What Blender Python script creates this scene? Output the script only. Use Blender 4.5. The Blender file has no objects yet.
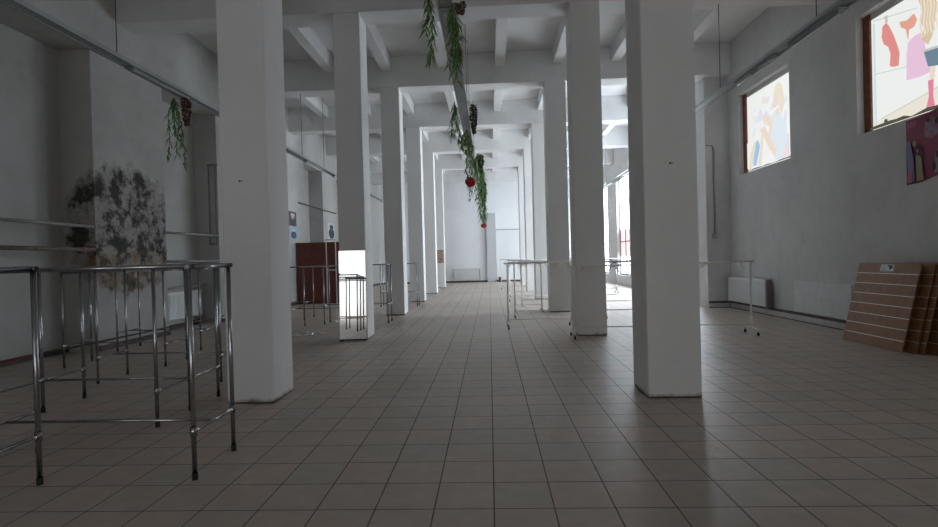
import bpy, bmesh, math, random
from mathutils import Vector, Matrix
S = bpy.context.scene
COL = S.collection
PI = math.pi

# ------------------------------------------------------------------ materials
def newmat(name):
    m = bpy.data.materials.new(name); m.use_nodes = True
    nt = m.node_tree; b = nt.nodes['Principled BSDF']
    return m, nt, b

def plain(name, col, rough=.5, metal=0., emit=None, es=0., noise=0., nscale=8., bump=0., spec=None):
    m, nt, b = newmat(name)
    b.inputs['Base Color'].default_value = (*col, 1)
    b.inputs['Roughness'].default_value = rough
    b.inputs['Metallic'].default_value = metal
    if spec is not None: b.inputs['Specular IOR Level'].default_value = spec
    if emit:
        b.inputs['Emission Color'].default_value = (*emit, 1)
        b.inputs['Emission Strength'].default_value = es
    if noise or bump:
        g = nt.nodes.new('ShaderNodeNewGeometry')
        n = nt.nodes.new('ShaderNodeTexNoise'); n.inputs['Scale'].default_value = nscale; n.inputs['Detail'].default_value = 5
        nt.links.new(g.outputs['Position'], n.inputs['Vector'])
        if noise:
            r = nt.nodes.new('ShaderNodeMapRange')
            r.inputs['From Min'].default_value = .3; r.inputs['From Max'].default_value = .7
            r.inputs['To Min'].default_value = 1 - noise; r.inputs['To Max'].default_value = 1 + noise
            nt.links.new(n.outputs['Fac'], r.inputs['Value'])
            v = nt.nodes.new('ShaderNodeVectorMath'); v.operation = 'SCALE'
            v.inputs[0].default_value = col
            nt.links.new(r.outputs['Result'], v.inputs['Scale'])
            nt.links.new(v.outputs['Vector'], b.inputs['Base Color'])
        if bump:
            bp = nt.nodes.new('ShaderNodeBump'); bp.inputs['Strength'].default_value = bump; bp.inputs['Distance'].default_value = .02
            nt.links.new(n.outputs['Fac'], bp.inputs['Height']); nt.links.new(bp.outputs['Normal'], b.inputs['Normal'])
    return m

def N(nt, t, **k):
    n = nt.nodes.new(t)
    for a, v in k.items():
        if hasattr(n, a): setattr(n, a, v)
    return n
def math_n(nt, op, a, b=None, clamp=False):
    n = nt.nodes.new('ShaderNodeMath'); n.operation = op; n.use_clamp = clamp
    for i, v in enumerate((a, b)):
        if v is None: continue
        if isinstance(v, (int, float)): n.inputs[i].default_value = v
        else: nt.links.new(v, n.inputs[i])
    return n.outputs[0]
def noise_n(nt, pos, scale, detail=4, sc3=None, rough=.55):
    if sc3:
        mp = nt.nodes.new('ShaderNodeMapping'); mp.inputs['Scale'].default_value = sc3
        nt.links.new(pos, mp.inputs['Vector']); pos = mp.outputs[0]
    n = nt.nodes.new('ShaderNodeTexNoise'); n.inputs['Scale'].default_value = scale
    n.inputs['Detail'].default_value = detail; n.inputs['Roughness'].default_value = rough
    nt.links.new(pos, n.inputs['Vector']); return n.outputs['Fac']
def maprange(nt, v, a, b, c=0., d=1., smooth=False):
    r = nt.nodes.new('ShaderNodeMapRange'); r.clamp = True
    if smooth: r.interpolation_type = 'SMOOTHSTEP'
    nt.links.new(v, r.inputs['Value'])
    r.inputs['From Min'].default_value = a; r.inputs['From Max'].default_value = b
    r.inputs['To Min'].default_value = c; r.inputs['To Max'].default_value = d
    return r.outputs['Result']
def mix_n(nt, f, a, b):
    n = nt.nodes.new('ShaderNodeMix'); n.data_type = 'RGBA'
    if isinstance(f, (int, float)): n.inputs['Factor'].default_value = f
    else: nt.links.new(f, n.inputs['Factor'])
    for key, v in (('A', a), ('B', b)):
        s = [i for i in n.inputs if i.name == key and i.type == 'RGBA'][0]
        if isinstance(v, tuple): s.default_value = (*v, 1)
        else: nt.links.new(v, s)
    return [o for o in n.outputs if o.type == 'RGBA'][0]

def plaster(name, base, dark, streak=0., grime_z=None, mold=False, bump=.25):
    m, nt, b = newmat(name)
    g = nt.nodes.new('ShaderNodeNewGeometry'); P = g.outputs['Position']
    big = maprange(nt, noise_n(nt, P, .7, 5), .38, .68)
    fine = maprange(nt, noise_n(nt, P, 4., 6, rough=.65), .45, .7)
    f = math_n(nt, 'ADD', math_n(nt, 'MULTIPLY', big, .45), math_n(nt, 'MULTIPLY', fine, .25), True)
    c = mix_n(nt, f, base, dark)
    if streak:
        st = maprange(nt, noise_n(nt, P, 1., 5, sc3=(3.5, 3.5, 1.1)), .5, .8)
        spots = maprange(nt, noise_n(nt, P, 16., 3, sc3=(1, 1, .35)), .66, .74)
        sp = nt.nodes.new('ShaderNodeSeparateXYZ'); nt.links.new(P, sp.inputs[0])
        low = maprange(nt, sp.outputs['Z'], 3.6, 1.4)
        k = math_n(nt, 'MULTIPLY', math_n(nt, 'ADD', st, math_n(nt, 'MULTIPLY', spots, .8)), math_n(nt, 'MULTIPLY', low, streak), True)
        c = mix_n(nt, math_n(nt, 'MULTIPLY', k, .5), c, (.2, .195, .19))
    if grime_z:
        sp = nt.nodes.new('ShaderNodeSeparateXYZ'); nt.links.new(P, sp.inputs[0])
        zz = math_n(nt, 'ADD', sp.outputs['Z'], math_n(nt, 'MULTIPLY', noise_n(nt, P, 9., 4), -grime_z * 1.6))
        k = maprange(nt, zz, -grime_z * .7, grime_z * .1, .9, 0.)
        c = mix_n(nt, k, c, (.16, .11, .085))
        k2 = maprange(nt, sp.outputs['Z'], .012, .016, 1, 0)
        c = mix_n(nt, k2, c, (.07, .055, .045))
    if mold:
        sp = nt.nodes.new('ShaderNodeSeparateXYZ'); nt.links.new(P, sp.inputs[0])
        # a dome-shaped patch of black mould on the pier between the two bricked-up openings
        dy = math_n(nt, 'MULTIPLY', math_n(nt, 'SUBTRACT', sp.outputs['Y'], 9.0), 1 / 1.35)
        dz = math_n(nt, 'MULTIPLY', math_n(nt, 'SUBTRACT', sp.outputs['Z'], 2.05), 1 / 1.12)
        dx = math_n(nt, 'MULTIPLY', math_n(nt, 'ADD', sp.outputs['X'], 6.5), 1 / .62)
        r2 = math_n(nt, 'ADD', math_n(nt, 'ADD', math_n(nt, 'MULTIPLY', dy, dy), math_n(nt, 'MULTIPLY', dz, dz)), math_n(nt, 'MULTIPLY', dx, dx))
        edge = math_n(nt, 'ADD', r2, math_n(nt, 'MULTIPLY', math_n(nt, 'SUBTRACT', noise_n(nt, P, 3.2, 5), .5), 1.6))
        mask = maprange(nt, edge, .8, 1.12, 1, 0)
        wet = math_n(nt, 'MULTIPLY', mask, .6)
        c = mix_n(nt, wet, c, (.27, .25, .22))
        blot = maprange(nt, noise_n(nt, P, 2.6, 9, rough=.68), .46, .56)
        speck = maprange(nt, noise_n(nt, P, 13., 7, rough=.65), .5, .6)
        mk = math_n(nt, 'MULTIPLY', mask, math_n(nt, 'ADD', math_n(nt, 'MULTIPLY', blot, .95), math_n(nt, 'MULTIPLY', speck, .35), True))
        c = mix_n(nt, math_n(nt, 'MULTIPLY', mk, .93), c, (.028, .027, .025))
        rz = maprange(nt, sp.outputs['Z'], 1.75, 1.5)
        rust = math_n(nt, 'MULTIPLY', math_n(nt, 'MULTIPLY', mask, rz), maprange(nt, noise_n(nt, P, 4., 4), .45, .6))
        c = mix_n(nt, math_n(nt, 'MULTIPLY', rust, .6), c, (.30, .18, .09))
    nt.links.new(c, b.inputs['Base Color'])
    b.inputs['Roughness'].default_value = .85; b.inputs['Specular IOR Level'].default_value = .2
    bp = nt.nodes.new('ShaderNodeBump'); bp.inputs['Strength'].default_value = bump; bp.inputs['Distance'].default_value = .012
    nt.links.new(noise_n(nt, P, 11., 6), bp.inputs['Height']); nt.links.new(bp.outputs['Normal'], b.inputs['Normal'])
    return m

T = .33
def floor_mat():
    m, nt, b = newmat('floor_tiles')
    g = nt.nodes.new('ShaderNodeNewGeometry'); P = g.outputs['Position']
    sp = nt.nodes.new('ShaderNodeSeparateXYZ'); nt.links.new(P, sp.inputs[0])
    ux = math_n(nt, 'MULTIPLY', math_n(nt, 'ADD', sp.outputs['X'], .0096 + 33), 1 / T)
    uy = math_n(nt, 'MULTIPLY', math_n(nt, 'ADD', sp.outputs['Y'], -2.8074 + 33), 1 / T)
    fx = math_n(nt, 'FRACT', ux); fy = math_n(nt, 'FRACT', uy)
    def edge(f):
        return math_n(nt, 'MINIMUM', f, math_n(nt, 'SUBTRACT', 1., f))
    e = math_n(nt, 'MINIMUM', edge(fx), edge(fy))
    grout = maprange(nt, e, .008, .016, 1, 0)
    cell = nt.nodes.new('ShaderNodeCombineXYZ')
    nt.links.new(math_n(nt, 'FLOOR', ux), cell.inputs[0]); nt.links.new(math_n(nt, 'FLOOR', uy), cell.inputs[1])
    wn = nt.nodes.new('ShaderNodeTexWhiteNoise'); wn.noise_dimensions = '3D'; nt.links.new(cell.outputs[0], wn.inputs['Vector'])
    c = mix_n(nt, wn.outputs['Value'], (.60, .485, .42), (.52, .475, .415))
    cloud = maprange(nt, noise_n(nt, P, 8., 4, rough=.6), .3, .75)
    c = mix_n(nt, math_n(nt, 'MULTIPLY', cloud, .32), c, (.24, .2, .17))
    worn = maprange(nt, noise_n(nt, P, .45, 4), .42, .66)
    c = mix_n(nt, math_n(nt, 'MULTIPLY', worn, .3), c, (.26, .225, .195))
    spots = maprange(nt, noise_n(nt, P, 22., 0), .86, .88)
    vo = nt.nodes.new('ShaderNodeTexVoronoi'); vo.inputs['Scale'].default_value = 1.7; nt.links.new(P, vo.inputs['Vector'])
    spots = maprange(nt, vo.outputs['Distance'], .018, .03, 1, 0)
    c = mix_n(nt, math_n(nt, 'MULTIPLY', spots, .75), c, (.07, .055, .05))
    c = mix_n(nt, math_n(nt, 'MULTIPLY', grout, .85), c, (.075, .06, .05))
    nt.links.new(c, b.inputs['Base Color'])
    ro2 = math_n(nt, 'ADD', math_n(nt, 'MULTIPLY', grout, .4), .42)
    nt.links.new(ro2, b.inputs['Roughness']); b.inputs['Specular IOR Level'].default_value = .36
    bp = nt.nodes.new('ShaderNodeBump'); bp.inputs['Strength'].default_value = .35; bp.inputs['Distance'].default_value = .004
    nt.links.new(math_n(nt, 'SUBTRACT', 1., grout), bp.inputs['Height']); nt.links.new(bp.outputs['Normal'], b.inputs['Normal'])
    return m

M = {}
M['floor'] = floor_mat()
M['wall'] = plaster('wall_plaster', (.60, .595, .59), (.43, .43, .425), streak=.45)
M['wall_l'] = plaster('wall_plaster_mouldy', (.50, .495, .48), (.34, .335, .32), streak=.2, mold=True)
M['far'] = plaster('far_wall_plaster', (.80, .81, .82), (.70, .71, .72))
M['ceil'] = plaster('ceiling_plaster', (.72, .72, .72), (.60, .595, .59), bump=.12)
M['column'] = plaster('column_plaster', (.74, .74, .735), (.66, .655, .65), grime_z=.055, bump=.2)
M['skirt'] = plain('skirting_white', (.45, .45, .45), .6, noise=.15)
M['dark_skirt'] = plain('skirting_dark', (.07, .05, .045), .6, noise=.3)
M['chrome'] = plain('chrome', (.36, .37, .39), .2, 1.)
M['chrome_bright'] = plain('chrome_joint', (.9, .9, .92), .12, 1.)
M['white_metal'] = plain('painted_metal', (.80, .78, .74), .35)
M['galv'] = plain('galvanised_steel', (.36, .38, .385), .45, .5, noise=.08, nscale=6)
M['galv_dark'] = plain('galvanised_inner_side', (.42, .44, .45), .5, .4, noise=.35, nscale=45)
M['rubber'] = plain('black_rubber', (.012, .012, .012), .7)
M['rod'] = plain('steel_rod', (.10, .10, .10), .5, .6)
M['radiator'] = plain('radiator_enamel', (.64, .65, .65), .4)
M['rad_side'] = plain('radiator_grille', (.16, .13, .12), .5)
M['wood'] = plain('brown_window_wood', (.20, .058, .022), .5, noise=.35, nscale=9)
M['wood_far'] = plain('faded_window_wood', (.26, .15, .11), .55, noise=.3)
M['slat'] = plain('slatwall_laminate', (.25, .112, .046), .42, noise=.15, nscale=12)
M['slat_dark'] = plain('slatwall_edge', (.12, .055, .028), .6)
M['alu'] = plain('aluminium_insert', (.72, .66, .60), .35, .5)
M['counter'] = plain('red_brown_board', (.125, .026, .014), .45, noise=.2, nscale=5)
M['pipe'] = plain('pipe_paint', (.27, .265, .25), .5, noise=.2, nscale=10)
M['pipe_rust'] = plain('rusty_pipe', (.17, .125, .10), .6, noise=.35, nscale=10)
M['mirror'] = plain('mirror_glass', (.93, .95, .94), .012, 1.)
M['leaf'] = plain('leaf_green', (.19, .34, .10), .5, noise=.4, nscale=30)
M['leaf_dark'] = plain('leaf_dark', (.11, .20, .08), .55, noise=.4, nscale=30)
M['stem'] = plain('stem_green', (.05, .09, .03), .6)
M['red'] = plain('red_petals', (.50, .022, .018), .55, noise=.4, nscale=40)
M['maroon'] = plain('dried_red_flowers', (.13, .028, .022), .7, noise=.5, nscale=60)
M['olive'] = plain('dried_brown_flowers', (.065, .055, .025), .7, noise=.5, nscale=60)
M['tube'] = plain('lamp_tube', (.80, .82, .82), .3)
M['socket'] = plain('socket_plastic', (.38, .38, .36), .5)
M['black'] = plain('black_plastic', (.02, .02, .02), .4)
M['paper'] = plain('paper_white', (.75, .75, .73), .7)
M['panelw'] = plain('white_board', (.62, .63, .63), .6, noise=.06)
M['door'] = plain('pale_door_paint', (.74, .75, .76), .5)
M['seal'] = plain('wall_seam', (.34, .33, .33), .7)
M['tan_pic'] = plain('sepia_picture', (.38, .28, .2), .6, noise=.6, nscale=25)
def flat(name, c, r=.6): return plain(name, c, r)
PANE = 13.5
def glow(name, c, s): return plain(name, (.02, .02, .02), .3, emit=c, es=s)
M['pane_far'] = glow('daylit_frosted_pane', (.80, .905, 1.), PANE)
M['glow_rear'] = glow('added_rear_glow', (.98, .985, 1.), 8.)  # glow for the added window at the rear left
M['glow_entrance'] = glow('added_entrance_glow', (.90, .95, 1.), 6.3)  # glow for the entrance added behind the camera
def film(name, c, s=.86, wash=.22): return glow('backlit_film_' + name, tuple(v * (1 - wash) + .93 * wash for v in c), s)

# ------------------------------------------------------------------ mesh builder
class MB:
    def __init__(s): s.v = []; s.f = []; s.m = []; s.sm = []
    def add(s, vs, fs, mi=0, smooth=False):
        o = len(s.v); s.v += [tuple(v) for v in vs]
        for f in fs: s.f.append([i + o for i in f]); s.m.append(mi); s.sm.append(smooth)
        return s
    def box(s, x0, x1, y0, y1, z0, z1, mi=0):
        v = [(x, y, z) for x in (x0, x1) for y in (y0, y1) for z in (z0, z1)]
        return s.add(v, [(0, 1, 3, 2), (4, 6, 7, 5), (0, 4, 5, 1), (2, 3, 7, 6), (0, 2, 6, 4), (1, 5, 7, 3)], mi)
    def tube(s, pts, r, n=8, mi=0, caps=True):
        pts = [Vector(p) for p in pts]; rings = []
        prev = None
        for i, p in enumerate(pts):
            d = ((pts[min(i + 1, len(pts) - 1)] - p).normalized() + (p - pts[max(i - 1, 0)]).normalized())
            if d.length < 1e-6: d = Vector((0, 0, 1))
            d.normalize()
            ref = Vector((0, 0, 1)) if abs(d.z) < .9 else Vector((1, 0, 0))
            if prev is not None: a = (prev - d * prev.dot(d)).normalized()
            else: a = d.cross(ref).normalized()
            prev = a; b = d.cross(a)
            rr = r[i] if isinstance(r, (list, tuple)) else r
            rings.append([p + a * math.cos(2 * PI * k / n) * rr + b * math.sin(2 * PI * k / n) * rr for k in range(n)])
        vs = [v for R in rings for v in R]; fs = []
        for i in range(len(rings) - 1):
            for k in range(n):
                fs.append((i * n + k, i * n + (k + 1) % n, (i + 1) * n + (k + 1) % n, (i + 1) * n + k))
        s.add(vs, fs, mi, True)
        if caps:
            o = len(s.v) - len(vs)
            s.f.append([o + k for k in range(n)][::-1]); s.m.append(mi); s.sm.append(False)
            s.f.append([o + (len(rings) - 1) * n + k for k in range(n)]); s.m.append(mi); s.sm.append(False)
        return s
    def ball(s, c, r, seg=10, rings=6, mi=0, squash=(1, 1, 1)):
        vs = [(c[0], c[1], c[2] + r * squash[2])]
        for i in range(1, rings):
            t = PI * i / rings
            for k in range(seg):
                a = 2 * PI * k / seg
                vs.append((c[0] + r * squash[0] * math.sin(t) * math.cos(a), c[1] + r * squash[1] * math.sin(t) * math.sin(a), c[2] + r * squash[2] * math.cos(t)))
        vs.append((c[0], c[1], c[2] - r * squash[2])); fs = []
        for k in range(seg): fs.append((0, 1 + k, 1 + (k + 1) % seg))
        for i in range(rings - 2):
            for k in range(seg):
                a = 1 + i * seg; fs.append((a + k, a + seg + k, a + seg + (k + 1) % seg, a + (k + 1) % seg))
        L = len(vs) - 1; a = 1 + (rings - 2) * seg
        for k in range(seg): fs.append((a + k, L, a + (k + 1) % seg))
        return s.add(vs, fs, mi, True)
    def poly_yz(s, pts, x, mi=0, t=.0012):       # thin flat shape lying on a wall whose normal is -x
        n = len(pts)
        vs = [(x, y, z) for y, z in pts] + [(x + t, y, z) for y, z in pts]
        fs = [tuple(range(n)), tuple(range(2 * n - 1, n - 1, -1))] + [(i, i + n, (i + 1) % n + n, (i + 1) % n) for i in range(n)]
        return s.add(vs, fs, mi)
    def poly_xz(s, pts, y, mi=0, t=.0012):
        n = len(pts)
        vs = [(x, y, z) for x, z in pts] + [(x, y + t, z) for x, z in pts]
        fs = [tuple(range(n)), tuple(range(2 * n - 1, n - 1, -1))] + [(i, i + n, (i + 1) % n + n, (i + 1) % n) for i in range(n)]
        return s.add(vs, fs, mi)
    def build(s, name, mats, parent=None, loc=None, bevel=0.):
        me = bpy.data.meshes.new(name)
        base = Vector(loc) if loc is not None else Vector((0, 0, 0))
        me.from_pydata([Vector(v) - base for v in s.v], [], s.f)
        if not isinstance(mats, (list, tuple)): mats = [mats]
        for m in mats: me.materials.append(m)
        me.polygons.foreach_set('material_index', s.m)
        me.polygons.foreach_set('use_smooth', s.sm)
        bm = bmesh.new(); bm.from_mesh(me); bmesh.ops.recalc_face_normals(bm, faces=bm.faces); bm.to_mesh(me); bm.free()
        me.update()
        o = bpy.data.objects.new(name, me); COL.objects.link(o)
        if loc is not None and parent is None: o.location = loc
        if parent is not None: o.parent = parent
        if bevel:
            md = o.modifiers.new('bevel', 'BEVEL'); md.width = bevel; md.segments = 2; md.limit_method = 'ANGLE'
        return o

def thing(name, loc, label, cat, group=None, rz=0.):
    o = bpy.data.objects.new(name, None); COL.objects.link(o); o.empty_display_size = .2
    o.location = loc; o.rotation_euler.z = rz
    return tag(o, label, cat, group)
def tag(o, label, cat, group=None):
    o['label'] = label; o['category'] = cat
    if group: o['group'] = group
    return o
def struct(o): o['kind'] = 'structure'; return o

# ------------------------------------------------------------------ dimensions
P_ = 3.93                       # bay length
YB, YF = -10.0, 30.0            # hall ends
XL, XR = -6.5, 6.0
ZS, ZB = 6.5, 5.72

# ------------------------------------------------------------------ shell
struct(MB().box(-7.6, 6.9, YB - .4, YF + .4, -.25, 0).build('floor', M['floor']))
struct(MB().box(-7.6, 6.9, YB - .4, YF + .4, ZS, ZS + .25).build('ceiling', M['ceil']))

# left wall: a back layer, piers and a lintel band leave bricked-up openings 0.55 m deep
w = MB(); w.box(-7.5, -7.05, YB, YF, 0, ZS); w.box(-7.05, XL, YB, YF, 5.0, ZS)
edges = [YB]
for k in range(-5, 5):
    a, b = 10.11 + P_ * k, 12.14 + P_ * k
    if k == -1: b = 8.25
    w.box(-7.05, XL, edges[-1], a, 0, 5.0); edges.append(b)
w.box(-7.05, XL, edges[-1], YF, 0, 5.0)
struct(w.build('wall_left', M['wall_l']))

# right wall with real window openings
SILL_SHOP = .45
wins = []                       # (y0, y1, z0, z1, kind)
for k in range(-5, 5):
    a, b = 10.42 + P_ * k, 12.5 + P_ * k
    if k <= 0: wins.append((a, b, 3.2, 5.08, 'film'))
    else: wins.append((a, b, SILL_SHOP, 5.0, 'shop'))
w = MB(); y = YB; X1 = 6.45
for a, b, z0, z1, kd in wins:
    w.box(XR, X1, y, a, 0, ZS); w.box(XR, X1, a, b, 0, z0); w.box(XR, X1, a, b, z1, ZS); y = b
w.box(XR, X1, y, YF, 0, ZS)
struct(w.build('wall_right', M['wall']))
struct(MB().box(5.42, 6.0, 13.0, 13.55, 0, ZB).build('wall_pier', M['wall']))
# far wall with a shallow pilaster
struct(MB().box(-7.5, 6.45, YF, YF + .4, 0, ZS).build('wall_back', M['far']))
struct(MB().box(-.14, .40, YF - .18, YF, 0, 4.0).build('wall_pilaster', plain('grey_pilaster', (.50, .51, .52), .7)))
struct(MB().box(-7.5, 6.45, YB - .4, YB, 0, ZS).build('wall_front', M['far']))

# beams across, joists along
for k in range(-3, 7):
    y0 = 4.96 + P_ * k
    if y0 > YF - .3: continue
    struct(MB().box(XL, XR, y0, y0 + .51, ZB, ZS).build('ceiling_beam', M['ceil'], bevel=.008))
for i in range(-4, 4):
    xc = .38 + 1.42 * i
    struct(MB().box(xc - .12, xc + .12, YB, YF, 6.14, ZS).build('ceiling_joist', M['ceil'], bevel=.006))

# columns: two rows
for k in range(-3, 6):
    y0 = 4.975 + P_ * k
    if k != -1: struct(MB().box(-2.63, -2.16, y0, y0 + .51, 0, ZB).build('column', M['column'], bevel=.014))
    y0 = 4.94 + P_ * k
    struct(MB().box(1.48, 1.985, y0, y0 + .51, 0, ZB).build('column', M['column'], bevel=.014))

# skirtings
def skirt_x(name, x, s, y0, y1):
    o = MB(); o.box(min(x, x + s * .05), max(x, x + s * .05), y0, y1, .016, .115)
    o.box(min(x, x + s * .056), max(x, x + s * .056), y0, y1, 0, .016, 1)
    o.box(min(x, x + s * .04), max(x, x + s * .04), y0, y1, .115, .165, 1)
    return struct(o.build(name, [M['skirt'], M['dark_skirt']]))
skirt_x('baseboard_right', 6.0, -1, YB, 13.0)
o = MB(); o.box(5.42, 5.95, 12.95, 13.0, .016, .115); o.box(5.42, 5.95, 12.944, 13.0, 0, .016, 1); o.box(5.42, 5.95, 12.96, 13.0, .115, .165, 1)
struct(o.build('baseboard_pier', [M['skirt'], M['dark_skirt']]))
o = MB(); o.box(-6.5, 6, YF - .05, YF, 0, .1, 1)
struct(o.build('baseboard_back', [M['skirt'], M['dark_skirt']]))
o = MB()
e = [YB] + [v for k in range(-5, 5) for v in (10.11 + P_ * k, 8.25 if k == -1 else 12.14 + P_ * k)] + [YF]
for i in range(len(e) - 1):
    x = XL if i % 2 == 0 else -7.05
    o.box(x, x + .03, e[i], e[i + 1], 0, .09, 0)
struct(o.build('baseboard_left', [M['dark_skirt']]))
# heating pipe along the foot of the left wall, red lead showing at the near end
o = MB(); o.tube([(-6.478, 2.0, .17), (-6.478, 7.0, .17)], .018, 8, 1); o.tube([(-6.478, 7.0, .17), (-6.478, 12.2, .15)], .016, 8, 0)
tag(o.build('heating_pipe', [M['dark_skirt'], plain('red_lead', (.16, .022, .015), .6)], loc=(-6.42, 7, .16)), 'thin dark heating pipe running along the foot of the left wall', 'pipe')

# ------------------------------------------------------------------ windows
HAIR = film('hair', (.72, .53, .27)); SKIN = film('skin', (.93, .72, .56)); WHT = film('white', (.93, .95, .93), .88, 0)
CREAM = film('cream', (.90, .84, .70)); REDF = film('red_dress', (.80, .13, .09)); ORG = film('orange', (.85, .26, .12))
PNK = film('pink_dress', (.88, .52, .76)); SOCK = film('pink_sock', (.86, .16, .30), .85, .12); DEN = film('denim', (.09, .20, .30), .8, .1)
LIN = film('line', (.55, .55, .47)); BLUE = film('blue', (.22, .52, .88)); LAV = film('lavender', (.78, .80, .96)); PALEB = film('pale_blue', (.76, .87, .96))
PALEP = film('pale_pink', (.95, .72, .80)); OLV = film('torn_paper', (.18, .18, .10), .3, 0); PALEH = film('pale_hair', (.88, .78, .58)); LIP = film('lips', (.75, .25, .2))
CYAN = film('cyan_edge', (.55, .82, .86))
def ell(cy, cz, ry, rz, n=16, tilt=0.):
    return [(cy + ry * math.cos(a) * math.cos(tilt) - rz * math.sin(a) * math.sin(tilt), cz + ry * math.cos(a) * math.sin(tilt) + rz * math.sin(a) * math.cos(tilt)) for a in [2 * PI * i / n for i in range(n)]]
wn = 0
for a, b, z0, z1, kd in wins:
    wn += 1
    r = MB(); f = .075
    if kd == 'film':
        xf = 6.11
        # frame
        fb = .15; r.box(xf, xf + .07, b - fb, b, z0, z1); r.box(xf, xf + .07, a, a + f, z0, z1)
        r.box(xf + .02, xf + .07, a + f, b - fb, z0, z0 + .04, 1); r.box(xf + .02, xf + .07, a + f, b - fb, z1 - .10, z1, 1)
        root = struct(r.build('window_%d' % wn, [M['wood'], M['wall']]))
        y0, y1, zb, zt = a + f, b - fb, z0 + .04, z1 - .10
        rnd = random.Random(wn)
        mats = [WHT, CREAM, REDF, ORG, PNK, SOCK, DEN, LIN, HAIR, SKIN, BLUE, LAV, PALEB, PALEP, OLV, PALEH, LIP, CYAN]
        I = {m.name.split('film_')[1]: i for i, m in enumerate(mats)}
        g = MB(); x = xf + .03
        if a < 2.: mats = [M['panelw']]  # boards added over unseen windows to keep their light off the left wall
        g.poly_yz([(y0, zb), (y1, zb), (y1, zt), (y0, zt)], x, 0)
        lay = [x]
        def sh(pts, m):
            lay[0] -= .0016
            g.poly_yz(pts, lay[0], I[m])
        if abs(a - 6.49) < .02:
            sh([(y1, 3.24), (y0, 3.24), (y0, 3.78), (7.37, 3.52), (y1, 3.36)], 'cream')
            sh([(8.38, 3.24), (8.34, 3.24), (8.34, 4.9), (8.38, 4.9)], 'cyan_edge')
            sh([(8.38, 4.955), (7.54, 4.76), (7.54, 4.75), (8.38, 4.94)], 'line')
            sh([(8.24, 3.385), (7.37, 3.52), (6.6, 3.63), (6.6, 3.62), (7.37, 3.508), (8.24, 3.37)], 'line')
            sh([(8.35, 4.11), (7.73, 4.0), (7.73, 3.99), (8.35, 4.1)], 'line')
            sh([(8.14, 4.92), (8.07, 4.90), (8.08, 4.77), (8.12, 4.77)], 'line')
            sh([(8.18, 4.77), (8.12, 4.80), (8.06, 4.75), (7.97, 4.57), (7.90, 4.38), (7.86, 4.25), (7.88, 4.07), (7.96, 4.08), (8.05, 4.12), (8.03, 4.3), (8.07, 4.42), (8.16, 4.50), (8.2, 4.62)], 'red_dress')
            sh([(7.85, 4.70), (7.72, 4.66), (7.59, 4.70), (7.54, 4.59), (7.59, 4.51), (7.68, 4.51), (7.70, 4.36), (7.74, 4.54), (7.83, 4.61)], 'orange')
            sh([(7.70, 4.34), (7.58, 4.38), (7.47, 4.38), (7.41, 4.19), (7.36, 3.89), (7.32, 3.78), (7.52, 3.77), (7.74, 3.80), (7.73, 4.18)], 'pink_dress')
            sh([(7.02, 3.85), (6.93, 3.84), (6.95, 3.63), (7.0, 3.63)], 'skin')
            sh([(7.03, 3.66), (6.94, 3.65), (6.95, 3.27), (7.05, 3.29)], 'pink_sock')
            sh([(7.34, 3.87), (7.24, 3.86), (7.28, 3.63), (7.34, 3.65)], 'skin')
            sh([(7.37, 3.67), (7.28, 3.66), (7.29, 3.42), (7.26, 3.27), (7.41, 3.29), (7.36, 3.45)], 'pink_sock')
            sh([(7.42, 4.62), (7.0, 4.60), (7.05, 4.1), (7.40, 4.10)], 'white')
            sh([(7.43, 4.11), (6.95, 4.03), (6.90, 3.82), (7.12, 3.80), (7.36, 3.86)], 'denim')
            sh([(7.43, 4.12), (6.95, 4.05), (6.95, 4.02), (7.43, 4.085)], 'line')
            sh([(7.5, 4.86), (7.35, 4.98), (7.1, 4.98), (7.0, 4.8), (7.0, 4.5), (7.1, 4.35), (7.2, 4.55), (7.24, 4.40), (7.28, 4.25), (7.35, 4.16), (7.45, 4.27), (7.42, 4.42), (7.48, 4.55), (7.44, 4.67)], 'hair')
            for q in range(9):
                hy = 7.47 - q * .052
                sh([(hy, 4.85), (hy - .02, 4.86), (hy - .045, 4.65), (hy - .015, 4.48), (hy - .04, 4.30 + .03 * (q % 3)), (hy - .02, 4.29), (hy + .01, 4.47), (hy - .02, 4.65)], 'cream' if q % 2 else 'skin')
            sh(ell(7.26, 4.84, .10, .115), 'skin')
            sh(ell(7.27, 4.785, .028, .011), 'lips')
            sh(ell(8.1, 3.31, .035, .03), 'torn_paper')
            # torn lower edge of the film
            n = 14
            sh([(y1 - (y1 - y0) * i / n, zb + .01 + rnd.random() * .05) for i in range(n + 1)] + [(y0, zb), (y1, zb)], 'torn_paper')
        elif a < 2.:
            pass
        elif abs(a - 10.42) < .02:
            for q in range(26):
                yy, zz = rnd.uniform(10.75, 12.2), rnd.uniform(3.35, 4.75)
                sh(ell(yy, zz, rnd.uniform(.04, .12), rnd.uniform(.05, .16), 9, rnd.random()), rnd.choice(['lavender', 'pale_blue', 'white', 'cream', 'lavender', 'white', 'pale_pink']))
            sh([(12.3, 3.9), (11.5, 4.0), (11.3, 3.4), (12.3, 3.3)], 'white')
            sh([(11.02, 3.6), (10.62, 3.75), (10.62, 3.25), (11.05, 3.27)], 'pale_pink')
            sh([(11.25, 4.26), (11.1, 4.33), (10.92, 4.25), (10.69, 3.82), (10.67, 3.6), (10.9, 3.27), (11.1, 3.27), (11.39, 3.87)], 'pale_blue')
            sh([(11.72, 4.09), (11.5, 4.09), (11.3, 3.8), (11.09, 3.5), (11.14, 3.34), (11.39, 3.65)], 'skin')
            sh([(12.03, 3.34), (11.97, 3.82), (11.8, 3.87), (11.72, 3.72), (11.9, 3.31)], 'blue')
            sh([(12.22, 3.28), (12.14, 3.63), (11.95, 3.86), (11.86, 3.88), (12.08, 3.28)], 'pale_hair')
            sh([(11.82, 3.30), (11.72, 3.63), (11.65, 3.95), (11.56, 3.88), (11.67, 3.29)], 'pale_hair')
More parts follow.
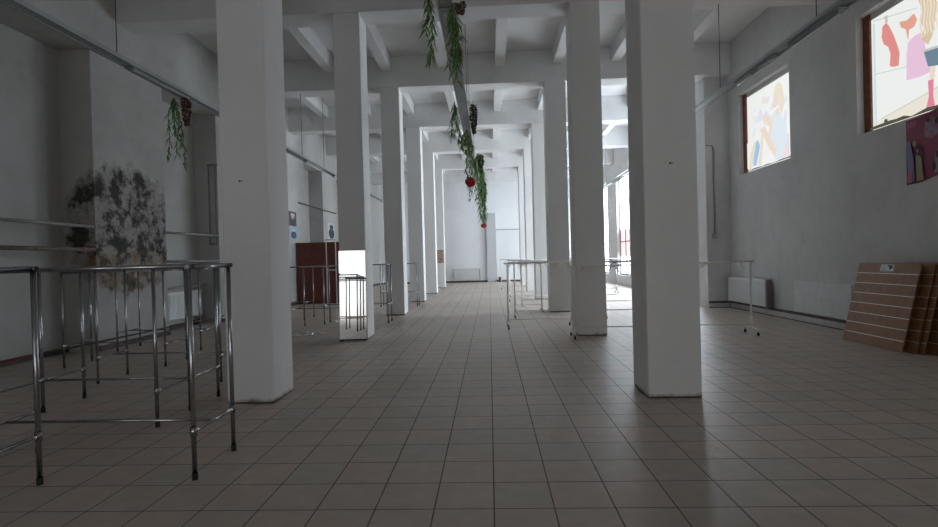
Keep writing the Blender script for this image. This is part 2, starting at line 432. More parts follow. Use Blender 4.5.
            sh([(11.16, 4.66), (11.08, 4.82), (10.95, 4.87), (10.82, 4.78), (10.76, 4.55), (10.78, 4.3), (10.86, 4.18), (10.92, 4.3), (10.95, 4.6), (11.08, 4.68)], 'pale_hair'); sh([(11.6, 4.3), (11.45, 4.2), (11.2, 3.9), (11.25, 4.2), (11.5, 4.38)], 'skin'); sh([(11.35, 3.9), (11.28, 4.1), (11.2, 4.2), (11.18, 4.05), (11.3, 3.85)], 'skin')
            sh(ell(10.99, 4.28, .05, .08), 'skin')
            sh(ell(11.05, 4.53, .10, .15, tilt=.15), 'skin')
            sh(ell(11.09, 4.42, .03, .012), 'lips')
            sh([(y1 - (y1 - y0) * i / 10, zb + .008 + rnd.random() * .03) for i in range(11)] + [(y0, zb), (y1, zb)], 'torn_paper')
        g.build('backlit_film' if a > 2. else 'board', mats, root)
    else:
        xf = 6.13; ym = (a + b) / 2 + .1
        for q in (a, ym - f / 2, b - f): r.box(xf, xf + .08, q, q + f, z0, z1)
        r.box(xf, xf + .08, a, b, z1 - .08, z1); r.box(xf, xf + .08, a, b, z0, z0 + .08); r.box(xf, xf + .08, a, b, 1.95, 2.0)
        root = struct(r.build('window_%d' % wn, M['wood_far']))
        MB().box(xf + .03, xf + .05, a + .02, b - .02, z0 + .02, z1 - .02).build('glow_pane', M['pane_far'], root)
        if abs(a - 22.21) < .05: MB().box(xf + .024, xf + .028, a + f, b - f, 1.3, 2.55).build('pink_film', glow('daylit_pink_film', (1., .74, .79), 1.1), root)

# tall glowing window added at the unseen rear left to brighten the mirror's reflection
a, b = 10.11 + P_ * -5, 12.14 + P_ * -5
r = MB()
for q in (a, (a + b) / 2 - .035, b - .07): r.box(-6.72, -6.64, q, q + .07, 0, 5.0)
for q in (0, 2.3, 4.93): r.box(-6.72, -6.64, a, b, q, q + .07)
rr_ = struct(r.build('window_%d' % (wn + 1), M['wood_far']))
MB().box(-6.70, -6.68, a + .02, b - .02, .02, 4.98).build('glow_pane', M['glow_rear'], rr_)

# glowing entrance added behind the camera to light the column fronts
r = MB()
for q in (.3, 1.3, 2.3, 3.3, 4.3): r.box(q - .035, q + .035, YB, YB + .1, 0, 2.9)
for q in (0, 2.1, 2.83): r.box(.265, 4.335, YB, YB + .1, q, q + .07)
dd = struct(r.build('added_light_door', M['wood_far']))
MB().box(.3, 4.3, YB + .03, YB + .05, .05, 2.85).build('added_glow_panel', M['glow_entrance'], dd)

# ------------------------------------------------------------------ door in the back wall
r = MB(); r.box(.42, 2.02, YF - .05, YF, .1, 3.0, 0); r.box(.40, 2.04, YF - .07, YF, 3.0, 3.05, 1)
dr = struct(r.build('door_1', [M['door'], M['seal']]))

# ------------------------------------------------------------------ garment racks (chrome frames)
def chrome_rack(x0, x1, ys, h, label, rr=.0155, feet=True, ends=True, group='chrome frame garment racks on the left', low=.31):
    t = thing('garment_rack', ((x0 + x1) / 2, (ys[0] + ys[-1]) / 2, 0), label, 'clothes rack', group)
    ox, oy = (x0 + x1) / 2, (ys[0] + ys[-1]) / 2
    A, B = x0 - ox, x1 - ox; Y = [q - oy for q in ys]
    f = MB(); e = .022
    f.tube([(A - e, Y[0], h), (B + e, Y[0], h)], rr); f.tube([(A - e, Y[-1], h), (B + e, Y[-1], h)], rr)
    f.tube([(A, Y[0] - e, h - .004), (A, Y[-1] + e, h - .004)], rr); f.tube([(B, Y[0] - e, h - .004), (B, Y[-1] + e, h - .004)], rr)
    f.build('top_frame', M['chrome'], t)
    for xx in (A, B):
        for q in Y:
            lg = MB().tube([(xx, q, .04), (xx, q, h - .012)], rr).tube([(xx, q, low - .03), (xx, q, low + .03)], rr + .006).build('leg', M['chrome'], t)
            if feet: MB().tube([(xx, q, 0), (xx, q, .045)], rr + .003).build('rubber_foot', M['rubber'], lg)
        s = MB().tube([(xx, Y[0], low), (xx, Y[-1], low)], rr * .72).build('side_rail', M['chrome'], t)
        for q in (Y[0], Y[-1]):
            dq = .03 if q < 0 else -.03
            MB().tube([(xx, q + dq * .6, low), (xx, q + dq * 1.6, low)], rr + .002).build('joint_clamp', M['chrome_bright'], s)
    m = .5 * (Y[0] + Y[-1])
    MB().tube([(A, m, low), (B, m, low)], rr * .72).build('stretcher', M['chrome'], t)
    for xx in (A, B):
        for q in (Y[0], Y[-1]):
            sx = -e if xx == A else e
            MB().tube([(xx + sx, q, h), (xx + sx * 1.25, q, h)], rr * 1.0).build('end_cap', M['rubber'], t)
    return t
G1 = None
chrome_rack(-3.43, -1.93, [3.22, 3.72], 1.375, 'nearest chrome garment rack, its right end in front of the first left column', group=None)
chrome_rack(-4.42, -2.92, [2.2, 3.17], 1.385, 'chrome garment rack cut off by the left photo edge, its legs closest to the camera', group=None)
chrome_rack(-4.34, -2.885, [4.29, 4.775, 5.28], 1.375, 'six-legged deep chrome garment rack just behind the nearest one', group=None)
chrome_rack(-4.7, -3.2, [5.93, 6.43], 1.36, 'chrome garment rack in the middle of the left cluster', group=None, rr=.013)
chrome_rack(-5.95, -4.5, [6.9, 7.4], 1.33, 'chrome garment rack standing before the mouldy pier', group=None, rr=.013)
chrome_rack(-6.15, -4.75, [8.2, 8.75], 1.33, 'chrome garment rack nearest the left radiator', group=None, rr=.013)
chrome_rack(-4.08, -3.0, [10.15, 11.1], 1.30, 'chrome garment rack seen left of the standing mirror', group=None, rr=.013, low=.42)
chrome_rack(-3.7, -2.27, [11.27, 11.68], 1.30, 'chrome garment rack between the second and third left columns, right of the mirror', group=None, rr=.014, low=.42)
chrome_rack(-5.7, -4.5, [12.2, 12.9], 1.28, 'chrome garment rack in front of the red-brown cabinet', group=None, rr=.013, low=.42)
chrome_rack(-3.3, -2.2, [15.35, 15.75], 1.28, 'chrome garment rack between the third and fourth left columns', group=None, rr=.014, low=.42)

# tall white display stand in front of the cabinet
t = thing('display_stand', (-3.66, 11.75, 0), 'tall white twin-post display stand left of the standing mirror', 'display stand')
for dx in (-.11, .11):
    MB().tube([(dx, 0, .03), (dx, 0, 1.93)], .014).build('post', M['white_metal'], t)
MB().tube([(-.11, -.22, .015), (-.11, .22, .015)], .014).tube([(.11, -.22, .015), (.11, .22, .015)], .014).tube([(-.11, 0, .02), (.11, 0, .02)], .012).build('base', M['white_metal'], t)
MB().tube([(-.11, 0, 1.2), (.11, 0, 1.2)], .01).tube([(-.11, 0, 1.9), (.11, 0, 1.9)], .01).build('crossbar', M['white_metal'], t)

# loose chrome fittings on the floor
rnd = random.Random(5)
spots = [(-4.25, 9.75, .2), (-4.0, 9.6, 1.2), (-3.75, 9.85, -.4), (-3.55, 9.55, .7), (-3.3, 9.75, 2.0)]
words = ['leftmost', 'second', 'middle', 'fourth', 'rightmost']
for i, (x, y, a) in enumerate(spots):
    o = MB(); c, s = math.cos(a), math.sin(a)
    L = .2
    o.tube([(-L * c, -L * s, .014), (L * c, L * s, .014), (L * c - .06 * s, L * s + .06 * c, .05)], .012)
    o.tube([(-.05 * s, .05 * c, .014), (.14 * s, -.14 * c, .014)], .012)
    ob = o.build('display_bracket', M['chrome_bright'], loc=None); ob.location = (x, y, 0)
    tag(ob, '%s of the loose chrome brackets lying on the floor left of the mirror' % words[i], 'bracket', 'loose chrome brackets on the floor')

# ------------------------------------------------------------------ rolling rails on the right
def rolling_rack(x0, x1, y, h, label, arms=3, mat='white_metal', low=.17, ry=0.):
    cx = (x0 + x1) / 2; hw = (x1 - x0) / 2
    t = thing('rolling_garment_rack', (cx, y, 0), label, 'clothes rack', None, ry)
    for s in (-1, 1):
        MB().tube([(s * hw, 0, .09), (s * hw, 0, h)], .0145).tube([(s * hw, 0, .09), (s * hw, 0, .3)], .019).build('upright', M[mat], t)
        ft = MB().tube([(s * hw, -.22, .075), (s * hw, -.19, .10), (s * hw, 0, .115), (s * hw, .19, .10), (s * hw, .22, .075)], .013).build('foot', M[mat], t)
        for q in (-.215, .215):
            c = MB(); c.tube([(s * hw - .011, q, .026), (s * hw + .011, q, .026)], .026, 12, 0)
            c.tube([(s * hw, q, .04), (s * hw, q, .085)], .009, 6, 1)
            c.build('castor', [M['rubber'], M['chrome']], ft)
    MB().tube([(-hw - .06, 0, h), (hw + .06, 0, h)], .014).build('top_bar', M[mat], t)
    MB().tube([(-hw, 0, low), (hw, 0, low)], .010).build('lower_bar', M[mat], t)
    for i in range(arms):
        px = -hw + (i + .5) * 2 * hw / arms
        a = MB(); a.tube([(px, 0, h - .012), (px + .03, -.07, h - .03), (px + .06, -.15, h - .10)], .010, 6)
        a.tube([(px, 0, h - .012), (px - .02, .06, h - .025), (px - .05, .13, h - .09)], .010, 6)
        a.build('hook_arm', M[mat], t)
    return t
rolling_rack(1.375, 2.77, 8.72, 1.20, 'white rolling clothes rail crossing in front of the second right column')
rolling_rack(2.93, 4.33, 8.72, 1.21, 'white rolling clothes rail ending before the white radiator, right of the nearest right column')
rolling_rack(.34, 1.56, 10.05, 1.26, 'white rolling clothes rail reaching furthest into the central aisle', arms=2)
rolling_rack(.55, 1.85, 11.6, 1.26, 'white rolling clothes rail close behind the one furthest into the aisle')
rolling_rack(.45, 1.3, 13.1, 1.24, 'short white rolling clothes rail beside the third right column', arms=4)
rolling_rack(.6, 2.0, 16.2, 1.28, 'white rolling clothes rail beside the fourth right column', arms=5)
rolling_rack(.9, 2.3, 14.6, 1.27, 'white rolling clothes rail between the third and fourth right columns')
rolling_rack(.7, 2.1, 18.2, 1.3, 'white rolling clothes rail between the fourth and fifth right columns')
rolling_rack(.5, 1.9, 22.6, 1.3, 'white rolling clothes rail deepest in the hall')
rolling_rack(2.5, 3.9, 11.4, 1.22, 'steel rolling rail behind the nearest right column, first of the side aisle', mat='chrome')
rolling_rack(2.7, 4.2, 13.6, 1.22, 'steel rolling rail in the right side aisle level with the wall pier', mat='chrome')
rolling_rack(3.0, 4.5, 15.9, 1.24, 'steel rolling rail in the right side aisle beside the first shop window', mat='chrome')
rolling_rack(3.2, 4.6, 18.9, 1.24, 'steel rolling rail in the right side aisle beside the second shop window', mat='chrome')

# ------------------------------------------------------------------ mirror
t = thing('standing_mirror', (-2.395, 8.815, 0), 'tall frameless mirror leaning on the front of the second left column', 'mirror')
t.rotation_euler = (-math.radians(2.5), 0, math.radians(2.8))
MB().box(-.235, .235, 0, .006, .035, 1.575).build('mirror_glass', M['mirror'], t)
o = MB(); o.box(-.24, .24, .006, .02, .03, 1.58); o.box(-.24, .24, -.006, .006, .02, .036)
o.build('backing', M['black'], t)
for s in (-.2, .2): MB().box(s - .03, s + .03, -.03, .04, .002, .022).build('foot', M['black'], t)

# ------------------------------------------------------------------ cable trunking with lamps
def trunking(x, y0, y1, z, rods, lamps, label, step=None):
    t = thing('suspended_light_rail', (x, y0, z), label, 'light fitting')
    L = y1 - y0; o = MB()
    o.box(-.055, .055, 0, L, .065, .072)          # top
    o.box(-.058, -.053, 0, L, 0, .07); o.box(.053, .058, 0, L, 0, .07)
    o.box(-.085, -.058, 0, L, -.002, .004); o.box(.058, .085, 0, L, -.002, .004)
    o.box(-.053, .053, 0, L, .012, .018, 1)
    o.build('rail_body', [M['galv'], M['galv_dark']], t)
    k = 0
    for yy in rods:
        MB().tube([(0, yy - y0, .07), (0, yy - y0, ZS - z)], .006, 6).box(-.02, .02, yy - y0 - .02, yy - y0 + .02, .07, .085).build('suspension_rod', M['rod'], t)
    for (a, b, lit) in lamps:
        lp = MB().box(-.035, .035, a - y0, b - y0, -.045, .012).box(-.07, .07, a - y0 - .02, a - y0 + .02, -.02, 0).build('lamp_batten', M['galv'], t)
        if lit:
            MB().tube([(.0, a - y0 + .03, -.062), (.0, b - y0 - .03, -.062)], .014).build('lamp_tube', M['tube'], lp)
    return t
trunking(-4.72, -9, 24, 4.05, [-6, -2, 2.6, 6.45, 13.0, 14.75, 19.6], [(-6, -4.7, 1), (-3, -1.7, 1), (3, 4.25, 0), (6.7, 8.0, 0), (10.5, 11.8, 0), (13.2, 14.5, 1), (15.6, 16.9, 1)], 'suspended galvanised light rail running along the left wall above the mould')
trunking(-.40, -9, 19, 4.05, [-6, -1, 3.4, 11.25, 12.6, 16.5], [(5.5, 6.8, 0)], 'suspended galvanised light rail hung with garlands down the central aisle')
trunking(4.12, -9, 13.9, 4.15, [-6, -1, 2, 6.55, 9.2], [(2.5, 3.8, 0), (6.1, 7.1, 1), (7.5, 7.9, 0), (8.1, 8.6, 1)], 'suspended galvanised light rail passing above the two picture windows on the right')
trunking(4.80, 14.3, 25, 4.15, [16.55, 21.], [(15.5, 16.8, 1), (18.6, 19.9, 1)], 'suspended light rail beside the far right shop windows')

# ------------------------------------------------------------------ garlands
def leaf(mb, p, d, L, W, mi):
    d = Vector(d).normalized(); side = d.cross(Vector((0, 0, 1)))
    if side.length < .05: side = Vector((1, 0, 0))
    side.normalize(); up = side.cross(d)
    p = Vector(p)
    a = p; m1 = p + d * L * .4 + up * L * .06; tip = p + d * L - Vector((0, 0, 1)) * L * .12
    mb.add([a, m1 + side * W / 2 - up * W * .15, tip, m1 - side * W / 2 - up * W * .15, m1], [(0, 1, 4), (1, 2, 4), (2, 3, 4), (3, 0, 4)], mi, False)
def garland(x, y, ztop, zbot, label, strands=1, spread=.05, dens=60, seed=1, L=.10, flowers=None, ball=None, thin=1., mats=('leaf', 'leaf_dark'), hook=True):
    rd = random.Random(seed)
    t = thing('hanging_garland', (x, y, ztop), label, 'garland')
    st = MB(); lf = MB()
    for s in range(strands):
        a = 2 * PI * s / max(strands, 1) + rd.random()
        ox, oy = (math.cos(a) * spread, math.sin(a) * spread) if strands > 1 else (0, 0)
        zl = (zbot - ztop) * (1 if s == 0 else rd.uniform(.5, .95))
        pts = []; n = 14; ph = rd.random() * 6
        for i in range(n + 1):
            q = i / n
            pts.append((ox * min(1, q * 3) + .015 * math.sin(ph + q * 6), oy * min(1, q * 3) + .015 * math.cos(ph + q * 5), zl * q))
        st.tube(pts, .0035, 5)
        cnt = int(dens * abs(zl))
        for i in range(cnt):
            q = (i + rd.random()) / cnt * .97 + .02
            j = min(int(q * n), n - 1); fr = q * n - j
            p = Vector(pts[j]).lerp(Vector(pts[j + 1]), fr)
            a = rd.random() * 2 * PI; dn = rd.uniform(-1.9, -.55)
            leaf(lf, p, (math.cos(a), math.sin(a), dn), L * rd.uniform(.7, 1.2) * thin, L * .2 * rd.uniform(.8, 1.3), 0 if rd.random() < .7 else 1)
    st.build('stem', M['stem'], t)
    lf.build('leaves', [M[mats[0]], M[mats[1]]], t)
    if flowers:
        dx, dy, za, zb, r, mt = flowers
        f = MB()
        for i in range(int(240 * (za - zb) / .4)):
            q = rd.random(); zz = za - (za - zb) * q
            rr = r * (.45 + .55 * math.sin(PI * min(1, q * .8 + .25))) * math.sqrt(rd.random())
            a = rd.random() * 2 * PI
            f.ball((dx + rr * math.cos(a), dy + rr * math.sin(a), zz), rd.uniform(.010, .019), 5, 3, 0 if rd.random() < .75 else 1)
        f.tube([(dx, dy, za), (dx, dy, zb)], .008, 5, 1)
        f.tube([(dx, dy, za), (0, 0, min(0, za + .05))], .004, 5, 1)
        f.build('flower_cluster', [M[mt], M['leaf_dark']], t)
    if ball:
        dx, dz, r, sq = ball
        b = MB(); b.ball((dx, 0, dz), r * .88, 14, 9, 0, (1, 1, sq))
        for i in range(110):
            u = rd.uniform(-1, 1); a = rd.random() * 2 * PI; s = math.sqrt(1 - u * u)
            c = (dx + r * .86 * s * math.cos(a), r * .86 * s * math.sin(a), dz + r * .86 * u * sq)
            b.ball(c, r * rd.uniform(.13, .2), 6, 4, 0 if rd.random() < .7 else 1)
        b.tube([(dx, 0, dz + r * .8 * sq), (0, 0, min(dz + r + .35, -.01))], .0025, 4, 1)
        b.build('rose_ball', [M['red'], M['maroon']], t)
    return t
ZR = 4.035
garland(-.53, 5.0, ZR, 3.27, 'green leafy garland nearest the camera, left side of the central rail', 2, .02, 75, 1, .12)
garland(-.30, 5.35, ZR, 3.22, 'thick green garland with brown flowers at its top, near end of central rail', 5, .045, 48, 2, .13, (.07, 0, -.005, -.12, .055, 'maroon'))
garland(-.52, 8.7, ZR, 3.35, 'slender green garland on the left of the central rail, level with the second beam', 3, .05, 60, 3, .13)
garland(-.23, 8.9, ZR, 3.5, 'dark brown dried flower spike on the right of the central rail', 1, .02, 30, 4, .07, (.02, 0, -.0, -.5, .07, 'olive'))
garland(-.40, 10.6, ZR, 3.35, 'bushy green garland right above the larger red rose ball', 6, .09, 55, 5, .16)
garland(-.42, 12.0, ZR, 2.85, 'stringy garland carrying the larger red rose ball', 3, .08, 30, 6, .14, None, (.02, ZR * 0 - .87, .125, .92))
garland(-.22, 13.0, ZR, 3.1, 'green garland with a dark flower cluster behind the larger rose ball', 5, .08, 55, 7, .16, (.07, 0, -.05, -.5, .08, 'olive'))
garland(-.16, 14.9, ZR, 2.42, 'longest green garland hanging over the aisle with the small red rose ball', 5, .06, 60, 8, .18, (.08, .05, -.45, -1.0, .05, 'maroon'), (.02, -1.71, .088, .75))
garland(-.36, 13.7, ZR, 2.6, 'sparse pale garland hanging just left of the longest one', 5, .12, 24, 9, .16)
g = garland(-4.88, 7.9, ZR - .02, 2.93, 'green willow garland with dark red flowers on the left light rail', 6, .10, 48, 10, .11, (.19, 0, -.005, -.43, .075, 'maroon'))

# ------------------------------------------------------------------ radiators
def radiator(x, y0, y1, z0, z1, side, label, dark_side=False, th=.10):
    L = y1 - y0
    t = thing('radiator', (x, y0, 0), label, 'radiator', 'panel radiators')
    a, b = (0, side * th)
    lo, hi = min(a, b), max(a, b)
    bd = MB(); bd.box(lo, hi, 0, L, z0 + .02, z1)
    fx = hi if side > 0 else lo
    n = int(L / .045)
    for i in range(n):
        yy = (i + .5) * L / n
        bd.box(min(fx, fx + side * .006), max(fx, fx + side * .006), yy - .013, yy + .013, z0 + .05, z1 - .04)
    bd.build('body', M['radiator'], t, bevel=.004)
    g = MB(); g.box(lo - .002, hi + .002, 0, L, z1, z1 + .012)
    g.build('top_grille', M['radiator'], t)
    if dark_side: MB().box(lo + .0, hi + .004, -.055, -.001, z0 - .02, z1 + .005).build('side_cover', M['rad_side'], t)
    v = MB(); v.tube([(a + side * .05, L + .03, z0 + .08), (a + side * .05, L + .03, .0)], .01, 6); v.tube([(a + side * .05, L - .01, z0 + .08), (a + side * .05, L + .03, z0 + .08)], .012, 6)
    v.build('valve_pipe', M['pipe'], t)
radiator(5.935, 11.15, 12.85, .17, .76, -1, 'white panel radiator under the further picture window on the right wall', True)
radiator(-7.0, 10.55, 12.0, .2, .80, 1, 'white panel radiator in the bricked-up opening of the left wall', False, .12)
t = thing('radiator', (-1.35, 29.93, 0), 'long white panel radiator against the far end wall', 'radiator')
bd = MB(); bd.box(-.75, .75, -.11, -.01, .15, .78)
for i in range(34): bd.box(-.74 + i * .0445, -.72 + i * .0445, -.116, -.11, .19, .74)
bd.build('body', M['radiator'], t); MB().box(-.755, .755, -.115, .0, .78, .795).build('top_grille', M['pipe'], t)
MB().tube([(.77, -.06, 0), (.77, -.06, .14)], .012).box(.751, .79, -.11, .0, .13, .78).build('side_cover', M['rad_side'], t)
tag(MB().box(5.968, 5.999, 8.74, 10.34, .18, .77).build('wall_board', M['panelw'], loc=(5.985, 9.5, .18), bevel=.003), 'plain pale board fixed to the right wall between radiator and slatwall panels', 'board')
tag(MB().box(.5, .66, 29.6, 29.75, 0, .26).box(.48, .68, 29.58, 29.77, .26, .28).build('small_box', M['dark_skirt'], loc=(.58, 29.67, 0)), 'small dark brown box on the floor at the foot of the far pilaster', 'box')

# ------------------------------------------------------------------ pipes on left wall
def pipe(pts, r, mat, label):
    c = pts[0]; return tag(MB().tube(pts, r).build('wall_pipe', M[mat], loc=c), label, 'pipe')
pipe([(-6.53, 6.17, 2.07), (-6.53, 8.26, 2.07)], .026, 'pipe', 'upper grey horizontal pipe in the left wall opening nearest the camera')
pipe([(-6.53, 6.17, 1.69), (-6.53, 8.26, 1.69)], .032, 'pipe_rust', 'lower rusty horizontal pipe in the left wall opening nearest the camera')
pipe([(-6.53, 10.10, 2.07), (-6.53, 12.15, 2.09)], .026, 'pipe', 'upper grey horizontal pipe right of the mould patch')
pipe([(-6.53, 10.10, 1.48), (-6.53, 12.15, 1.48)], .026, 'pipe', 'lower grey horizontal pipe right of the mould patch')
pipe([(-6.86, 10.15, .88), (-6.86, 12.13, .93)], .02, 'pipe', 'thin pipe running just above the left wall radiator')
t = thing('pipe_loop', (-6.62, 12.11, 1.9), 'tall narrow pipe loop on the pier end face beside the first left column', 'pipe')
MB().tube([(-.08, 0, 0), (-.08, 0, 1.9)], .018).build('riser', M['pipe'], t)
MB().tube([(.08, 0, 0), (.08, 0, 1.9)], .018).build('riser', M['pipe'], t)
MB().tube([(-.1, 0, 1.9), (.16, 0, 1.9)], .02).tube([(-.1, 0, 0), (.1, 0, 0)], .024).build('cross_pipe', M['pipe'], t)
pipe([(-6.47, 17.35, 3.45), (-6.47, 21.6, 3.45)], .028, 'rod', 'dark horizontal pipe high on the far left wall above the cabinet')
# conduit and socket on right pier
t = thing('wall_socket', (5.6, 12.985, 1.78), 'grey wall socket with vertical conduit on the right wall pier', 'socket')
MB().box(-.055, .055, -.035, .014, -.06, .06).build('box', M['socket'], t, bevel=.004)
MB().tube([(0, -.002, .06), (0, -.002, 2.2), (-.03, -.002, 2.25), (-.17, -.002, 2.25)], .012).tube([(.035, -.002, .06), (.035, -.002, 2.16)], .006, 6).build('conduit', M['pipe'], t)

# ------------------------------------------------------------------ cabinet, wall pictures
t = thing('display_cabinet', (-5.72, 17.0, 0), 'tall red-brown cabinet against the left wall behind the chrome racks', 'cabinet')
MB().box(-.75, .75, .02, 1.4, 0, 2.02).build('carcass', M['counter'], t)
for i in range(3):
    MB().box(-.745 + i * .5, -.745 + (i + 1) * .5 - .012, 0, .02, .06, 2.0).build('door', M['counter'], t, bevel=.002)
MB().box(-.77, .77, -.02, 1.42, 2.02, 2.06).build('top_board', M['slat_dark'], t)

def picture(name, x, y0, y1, z0, z1, cols, label, seed):
    rd = random.Random(seed); o = MB()
    o.box(x, x + .006, y0, y1, z0, z1, 0)
    H = z1 - z0; W = y1 - y0
    def blob(cy, cz, ry, rz, mi, dx):
        pts = ell(y0 + cy * W, z0 + cz * H, ry * W, rz * H)
        n = len(pts); vs = [(x + dx, a, b) for a, b in pts]
        o.add(vs, [tuple(range(n))], mi)
    blob(.5, .34, .38, .34, 1, .0075); blob(.5, .62, .2, .16, 2, .009); blob(.5, .76, .26, .12, 3, .0105)
    return tag(o.build(name, cols, loc=(x, y0, z0)), label, 'poster')
navy = flat('poster_navy', (.05, .06, .13)); plum = flat('poster_plum', (.12, .05, .09)); psk = flat('poster_skin', (.45, .3, .24)); dk = flat('poster_dark', (.03, .03, .04)); pb = flat('poster_blue', (.25, .42, .58)); plg = flat('poster_pale', (.5, .52, .55))
picture('wall_poster', -6.5, 16.5, 17.15, 2.62, 3.1, [plum, dk, psk, plg], 'upper dark portrait poster on the left wall above the cabinet', 1)
picture('wall_poster', -6.5, 16.55, 17.2, 2.2, 2.56, [pb, navy, dk, plg], 'lower dark blue poster on the left wall just above the cabinet', 2)
picture('wall_poster', -6.5, 20.5, 21.5, 2.35, 3.0, [plg, dk, navy, dk], 'dark figure poster on the far left wall beside the second column', 3)
picture('wall_poster', -6.5, 24.6, 25.4, 2.6, 3.4, [plg, dk, psk, navy], 'small dark poster on the farthest left wall pier', 4)

# notice on the last left column
t = thing('framed_notice', (-2.33, 24.6, 1.22), 'small sepia framed notice on the front of the last left column', 'picture')
MB().box(-.19, .13, -.012, .022, 0, .62).build('frame', M['wood_far'], t)
MB().box(-.165, .105, -.016, -.012, .17, .59).box(-.165, .105, -.016, -.012, .06, .14).build('print', M['tan_pic'], t)

# poster below the near picture window
mg = flat('poster_magenta', (.25, .035, .085)); mgd = flat('poster_wine', (.11, .018, .045)); ppk = flat('poster_rose', (.42, .10, .18)); pyl = flat('poster_straw', (.30, .24, .13)); ppl = flat('poster_lilac', (.20, .2, .36)); pbk = flat('poster_black', (.02, .015, .02)); pwh = flat('poster_greyish', (.26, .22, .26))
o = MB(); xx = 5.995
o.poly_yz([(7.60, 2.25), (7.50, 2.30), (7.3, 2.28), (7.1, 2.33), (6.92, 2.31), (6.90, 3.24), (7.2, 3.2), (7.60, 3.17)], xx, 0, .004)
lx = [xx]
def ps(pts, mi): lx[0] -= .0012; o.poly_yz(pts, lx[0], mi, .001)
ps([(7.6, 2.82), (7.3, 2.72), (7.32, 2.27), (7.6, 2.26)], 1)
ps([(7.58, 3.14), (7.42, 3.14), (7.42, 3.06), (7.58, 3.05)], 2)
for i in range(8):
    a = 2 * PI * i / 8
    ps(ell(7.17 + .085 * math.cos(a), 2.98 + .1 * math.sin(a), .045, .05, 10), 6 if i % 2 else 2)
ps(ell(7.17, 2.98, .045, .05), 4); ps(ell(7.08, 3.05, .03, .045), 5); ps(ell(7.21, 3.09, .03, .03), 5)
ps([(7.58, 2.86), (7.52, 2.88), (7.46, 2.62), (7.44, 2.3), (7.55, 2.28)], 4)
ps([(7.42, 2.66), (7.33, 2.62), (7.30, 2.30), (7.41, 2.29)], 3)
ps(ell(7.44, 2.82, .03, .04, 10), 3); ps(ell(7.37, 2.74, .04, .05, 10), 5); ps(ell(7.385, 2.71, .02, .03, 10), 2)
ps([(7.1, 2.62), (6.98, 2.66), (6.94, 2.38), (7.12, 2.36)], 6)
ps(ell(7.05, 2.60, .04, .05, 10), 5); ps(ell(7.12, 2.45, .03, .06, 10), 5); ps(ell(6.99, 2.42, .03, .06, 10), 5)
ps([(7.55, 2.42), (7.48, 2.44), (7.47, 2.31), (7.56, 2.29)], 2)
tag(o.build('torn_poster', [mg, mgd, ppk, pyl, ppl, pbk, pwh], loc=(xx, 7.25, 2.25)), 'creased magenta poster hanging on the right wall below the nearer picture window', 'poster')

# ------------------------------------------------------------------ slatwall panels leaning on the right wall
def slat_panel(i, label):
    W, H, TH = 1.12, 1.19, .02
    x0 = 5.33 + .082 * i; y1 = 8.02 - (0, .10, .17, .34, .50)[i]
    t = thing('slatwall_panel', (x0, y1, 0), label, 'wall panel', 'leaning slatwall panels')
    t.rotation_euler = (0, math.radians((13.5, 13.2, 12.8, 12.2, 11.5)[i]), (0, .015, -.02, .01, -.01)[i])
    o = MB(); n = 8; g = .010; ph = H / n
    o.box(.006, TH, -W, 0, 0, H, 1)
    for k in range(n):
        o.box(0, .006, -W, 0, k * ph + (g / 2 if k else 0), (k + 1) * ph - (g / 2 if k < n - 1 else 0), 0)
    b = o.build('board', [M['slat'], M['slat_dark']], t)
    a = MB()
    for k in range(1, n): a.box(.001, .0062, -W, 0, k * ph - g / 2, k * ph + g / 2)
    a.build('slot_insert', M['alu'], t)
    if i == 0:
        s = MB(); s.box(-.002, 0, -.68, -.44, H - .115, H - .02, 0)
        s.box(-.003, -.002, -.66, -.60, H - .075, H - .03, 1); s.box(-.003, -.002, -.60, -.565, H - .05, H - .028, 1); s.box(-.003, -.002, -.64, -.61, H - .09, H - .07, 1)
        for q in range(3): s.box(-.0028, -.002, -.55, -.46, H - .06 - q * .014, H - .055 - q * .014, 2)
        s.box(-.0028, -.002, -.66, -.47, H - .108, H - .103, 2)
        s.build('sticker', [M['paper'], M['black'], M['seal']], t)
for i, l in enumerate(['front brown slatwall panel of the leaning stack, with a white sticker at its top', 'second brown slatwall panel from the front of the leaning stack',
                       'middle brown slatwall panel of the leaning stack', 'fourth brown slatwall panel from the front of the leaning stack', 'rearmost brown slatwall panel, nearest the right wall']):
    slat_panel(i, l)
tag(MB().tube([(5.36, 6.12, .012), (5.5, 6.2, .012), (5.52, 6.3, .03), (5.42, 6.32, .012), (5.3, 6.24, .012)], .012, 6).build('cable_coil', M['black'], loc=(5.4, 6.2, 0)), 'short black cable on the floor at the foot of the slatwall panels', 'cable')

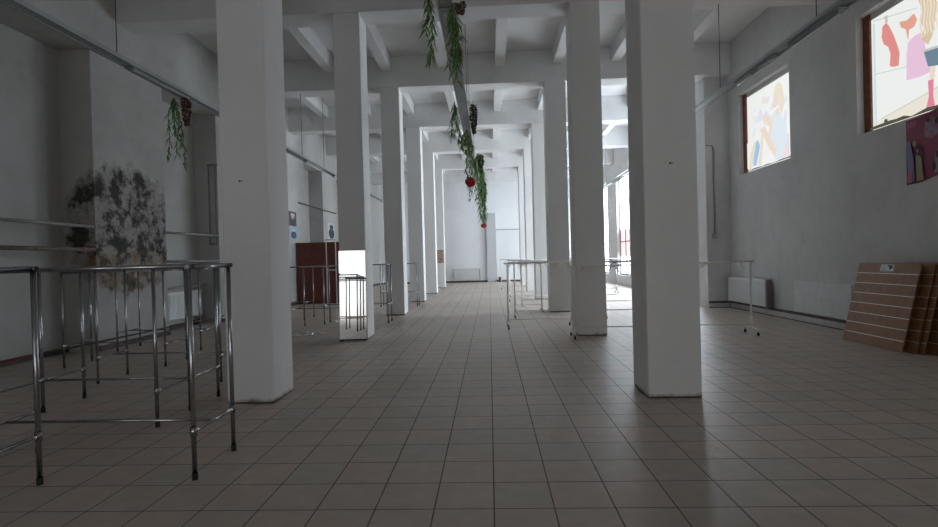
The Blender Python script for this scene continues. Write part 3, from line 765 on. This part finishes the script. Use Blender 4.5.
# small speaker high on the far wall
t = thing('wall_speaker', (1.45, 29.98, 6.0), 'small grey speaker mounted high on the far end wall', 'speaker')
MB().box(-.16, .02, -.22, -.06, -.1, .1).build('cabinet', M['socket'], t, bevel=.01)
MB().tube([(-.07, -.07, 0), (-.07, .0, 0)], .02).box(-.12, -.02, -.01, .0, -.05, .05).build('bracket', M['black'], t)

# screw holes on the two nearest columns
for (x, y, z, l) in [(1.73, 4.94, 2.23, 'small dark screw in the front of the nearest right column'), (-2.44, 4.975, 2.2, 'small dark screw in the front of the nearest left column')]:
    tag(MB().tube([(x, y - .006, z), (x, y + .001, z)], .010, 8).box(x + .005, x + .03, y - .003, y, z - .004, z + .004).build('screw', M['black'], loc=(x, y, z)), l, 'screw')

# ------------------------------------------------------------------ world
wd = bpy.data.worlds.new('world'); S.world = wd; wd.use_nodes = True
wd.node_tree.nodes['Background'].inputs[0].default_value = (.6, .75, 1, 1); wd.node_tree.nodes['Background'].inputs[1].default_value = .5

# ------------------------------------------------------------------ camera
f_px, yaw, pitch, roll, h = 513.4567, .04, -.009, -.0264, 1.3741
c, s = math.cos(yaw), math.sin(yaw)
right0 = Vector((c, s, 0)); f0 = Vector((-s, c, 0)); up0 = Vector((0, 0, 1))
cp, sp_ = math.cos(pitch), math.sin(pitch)
fwd = f0 * cp + up0 * sp_; up1 = -f0 * sp_ + up0 * cp
cr, sr = math.cos(roll), math.sin(roll)
rt = right0 * cr + up1 * sr; up = -right0 * sr + up1 * cr
cam = bpy.data.cameras.new('camera'); co = bpy.data.objects.new('camera', cam); COL.objects.link(co)
mw = Matrix((rt, up, -fwd)).transposed().to_4x4(); mw.translation = Vector((0, 0, h)); co.matrix_world = mw
cam.sensor_fit = 'HORIZONTAL'; cam.sensor_width = 36; cam.lens = f_px / 938 * 36; cam.clip_start = .05; cam.clip_end = 200
S.camera = co

# ------------------------------------------------------------------ render look
S.view_settings.view_transform = 'Standard'; S.view_settings.look = 'None'
S.view_settings.exposure = 0; S.view_settings.gamma = 1; S.view_settings.use_curve_mapping = False
S.cycles.use_denoising = True
try: S.cycles.denoiser = 'OPENIMAGEDENOISE'
except Exception: pass
S.cycles.max_bounces = 10; S.cycles.diffuse_bounces = 7; S.cycles.glossy_bounces = 5
S.cycles.sample_clamp_indirect = 6
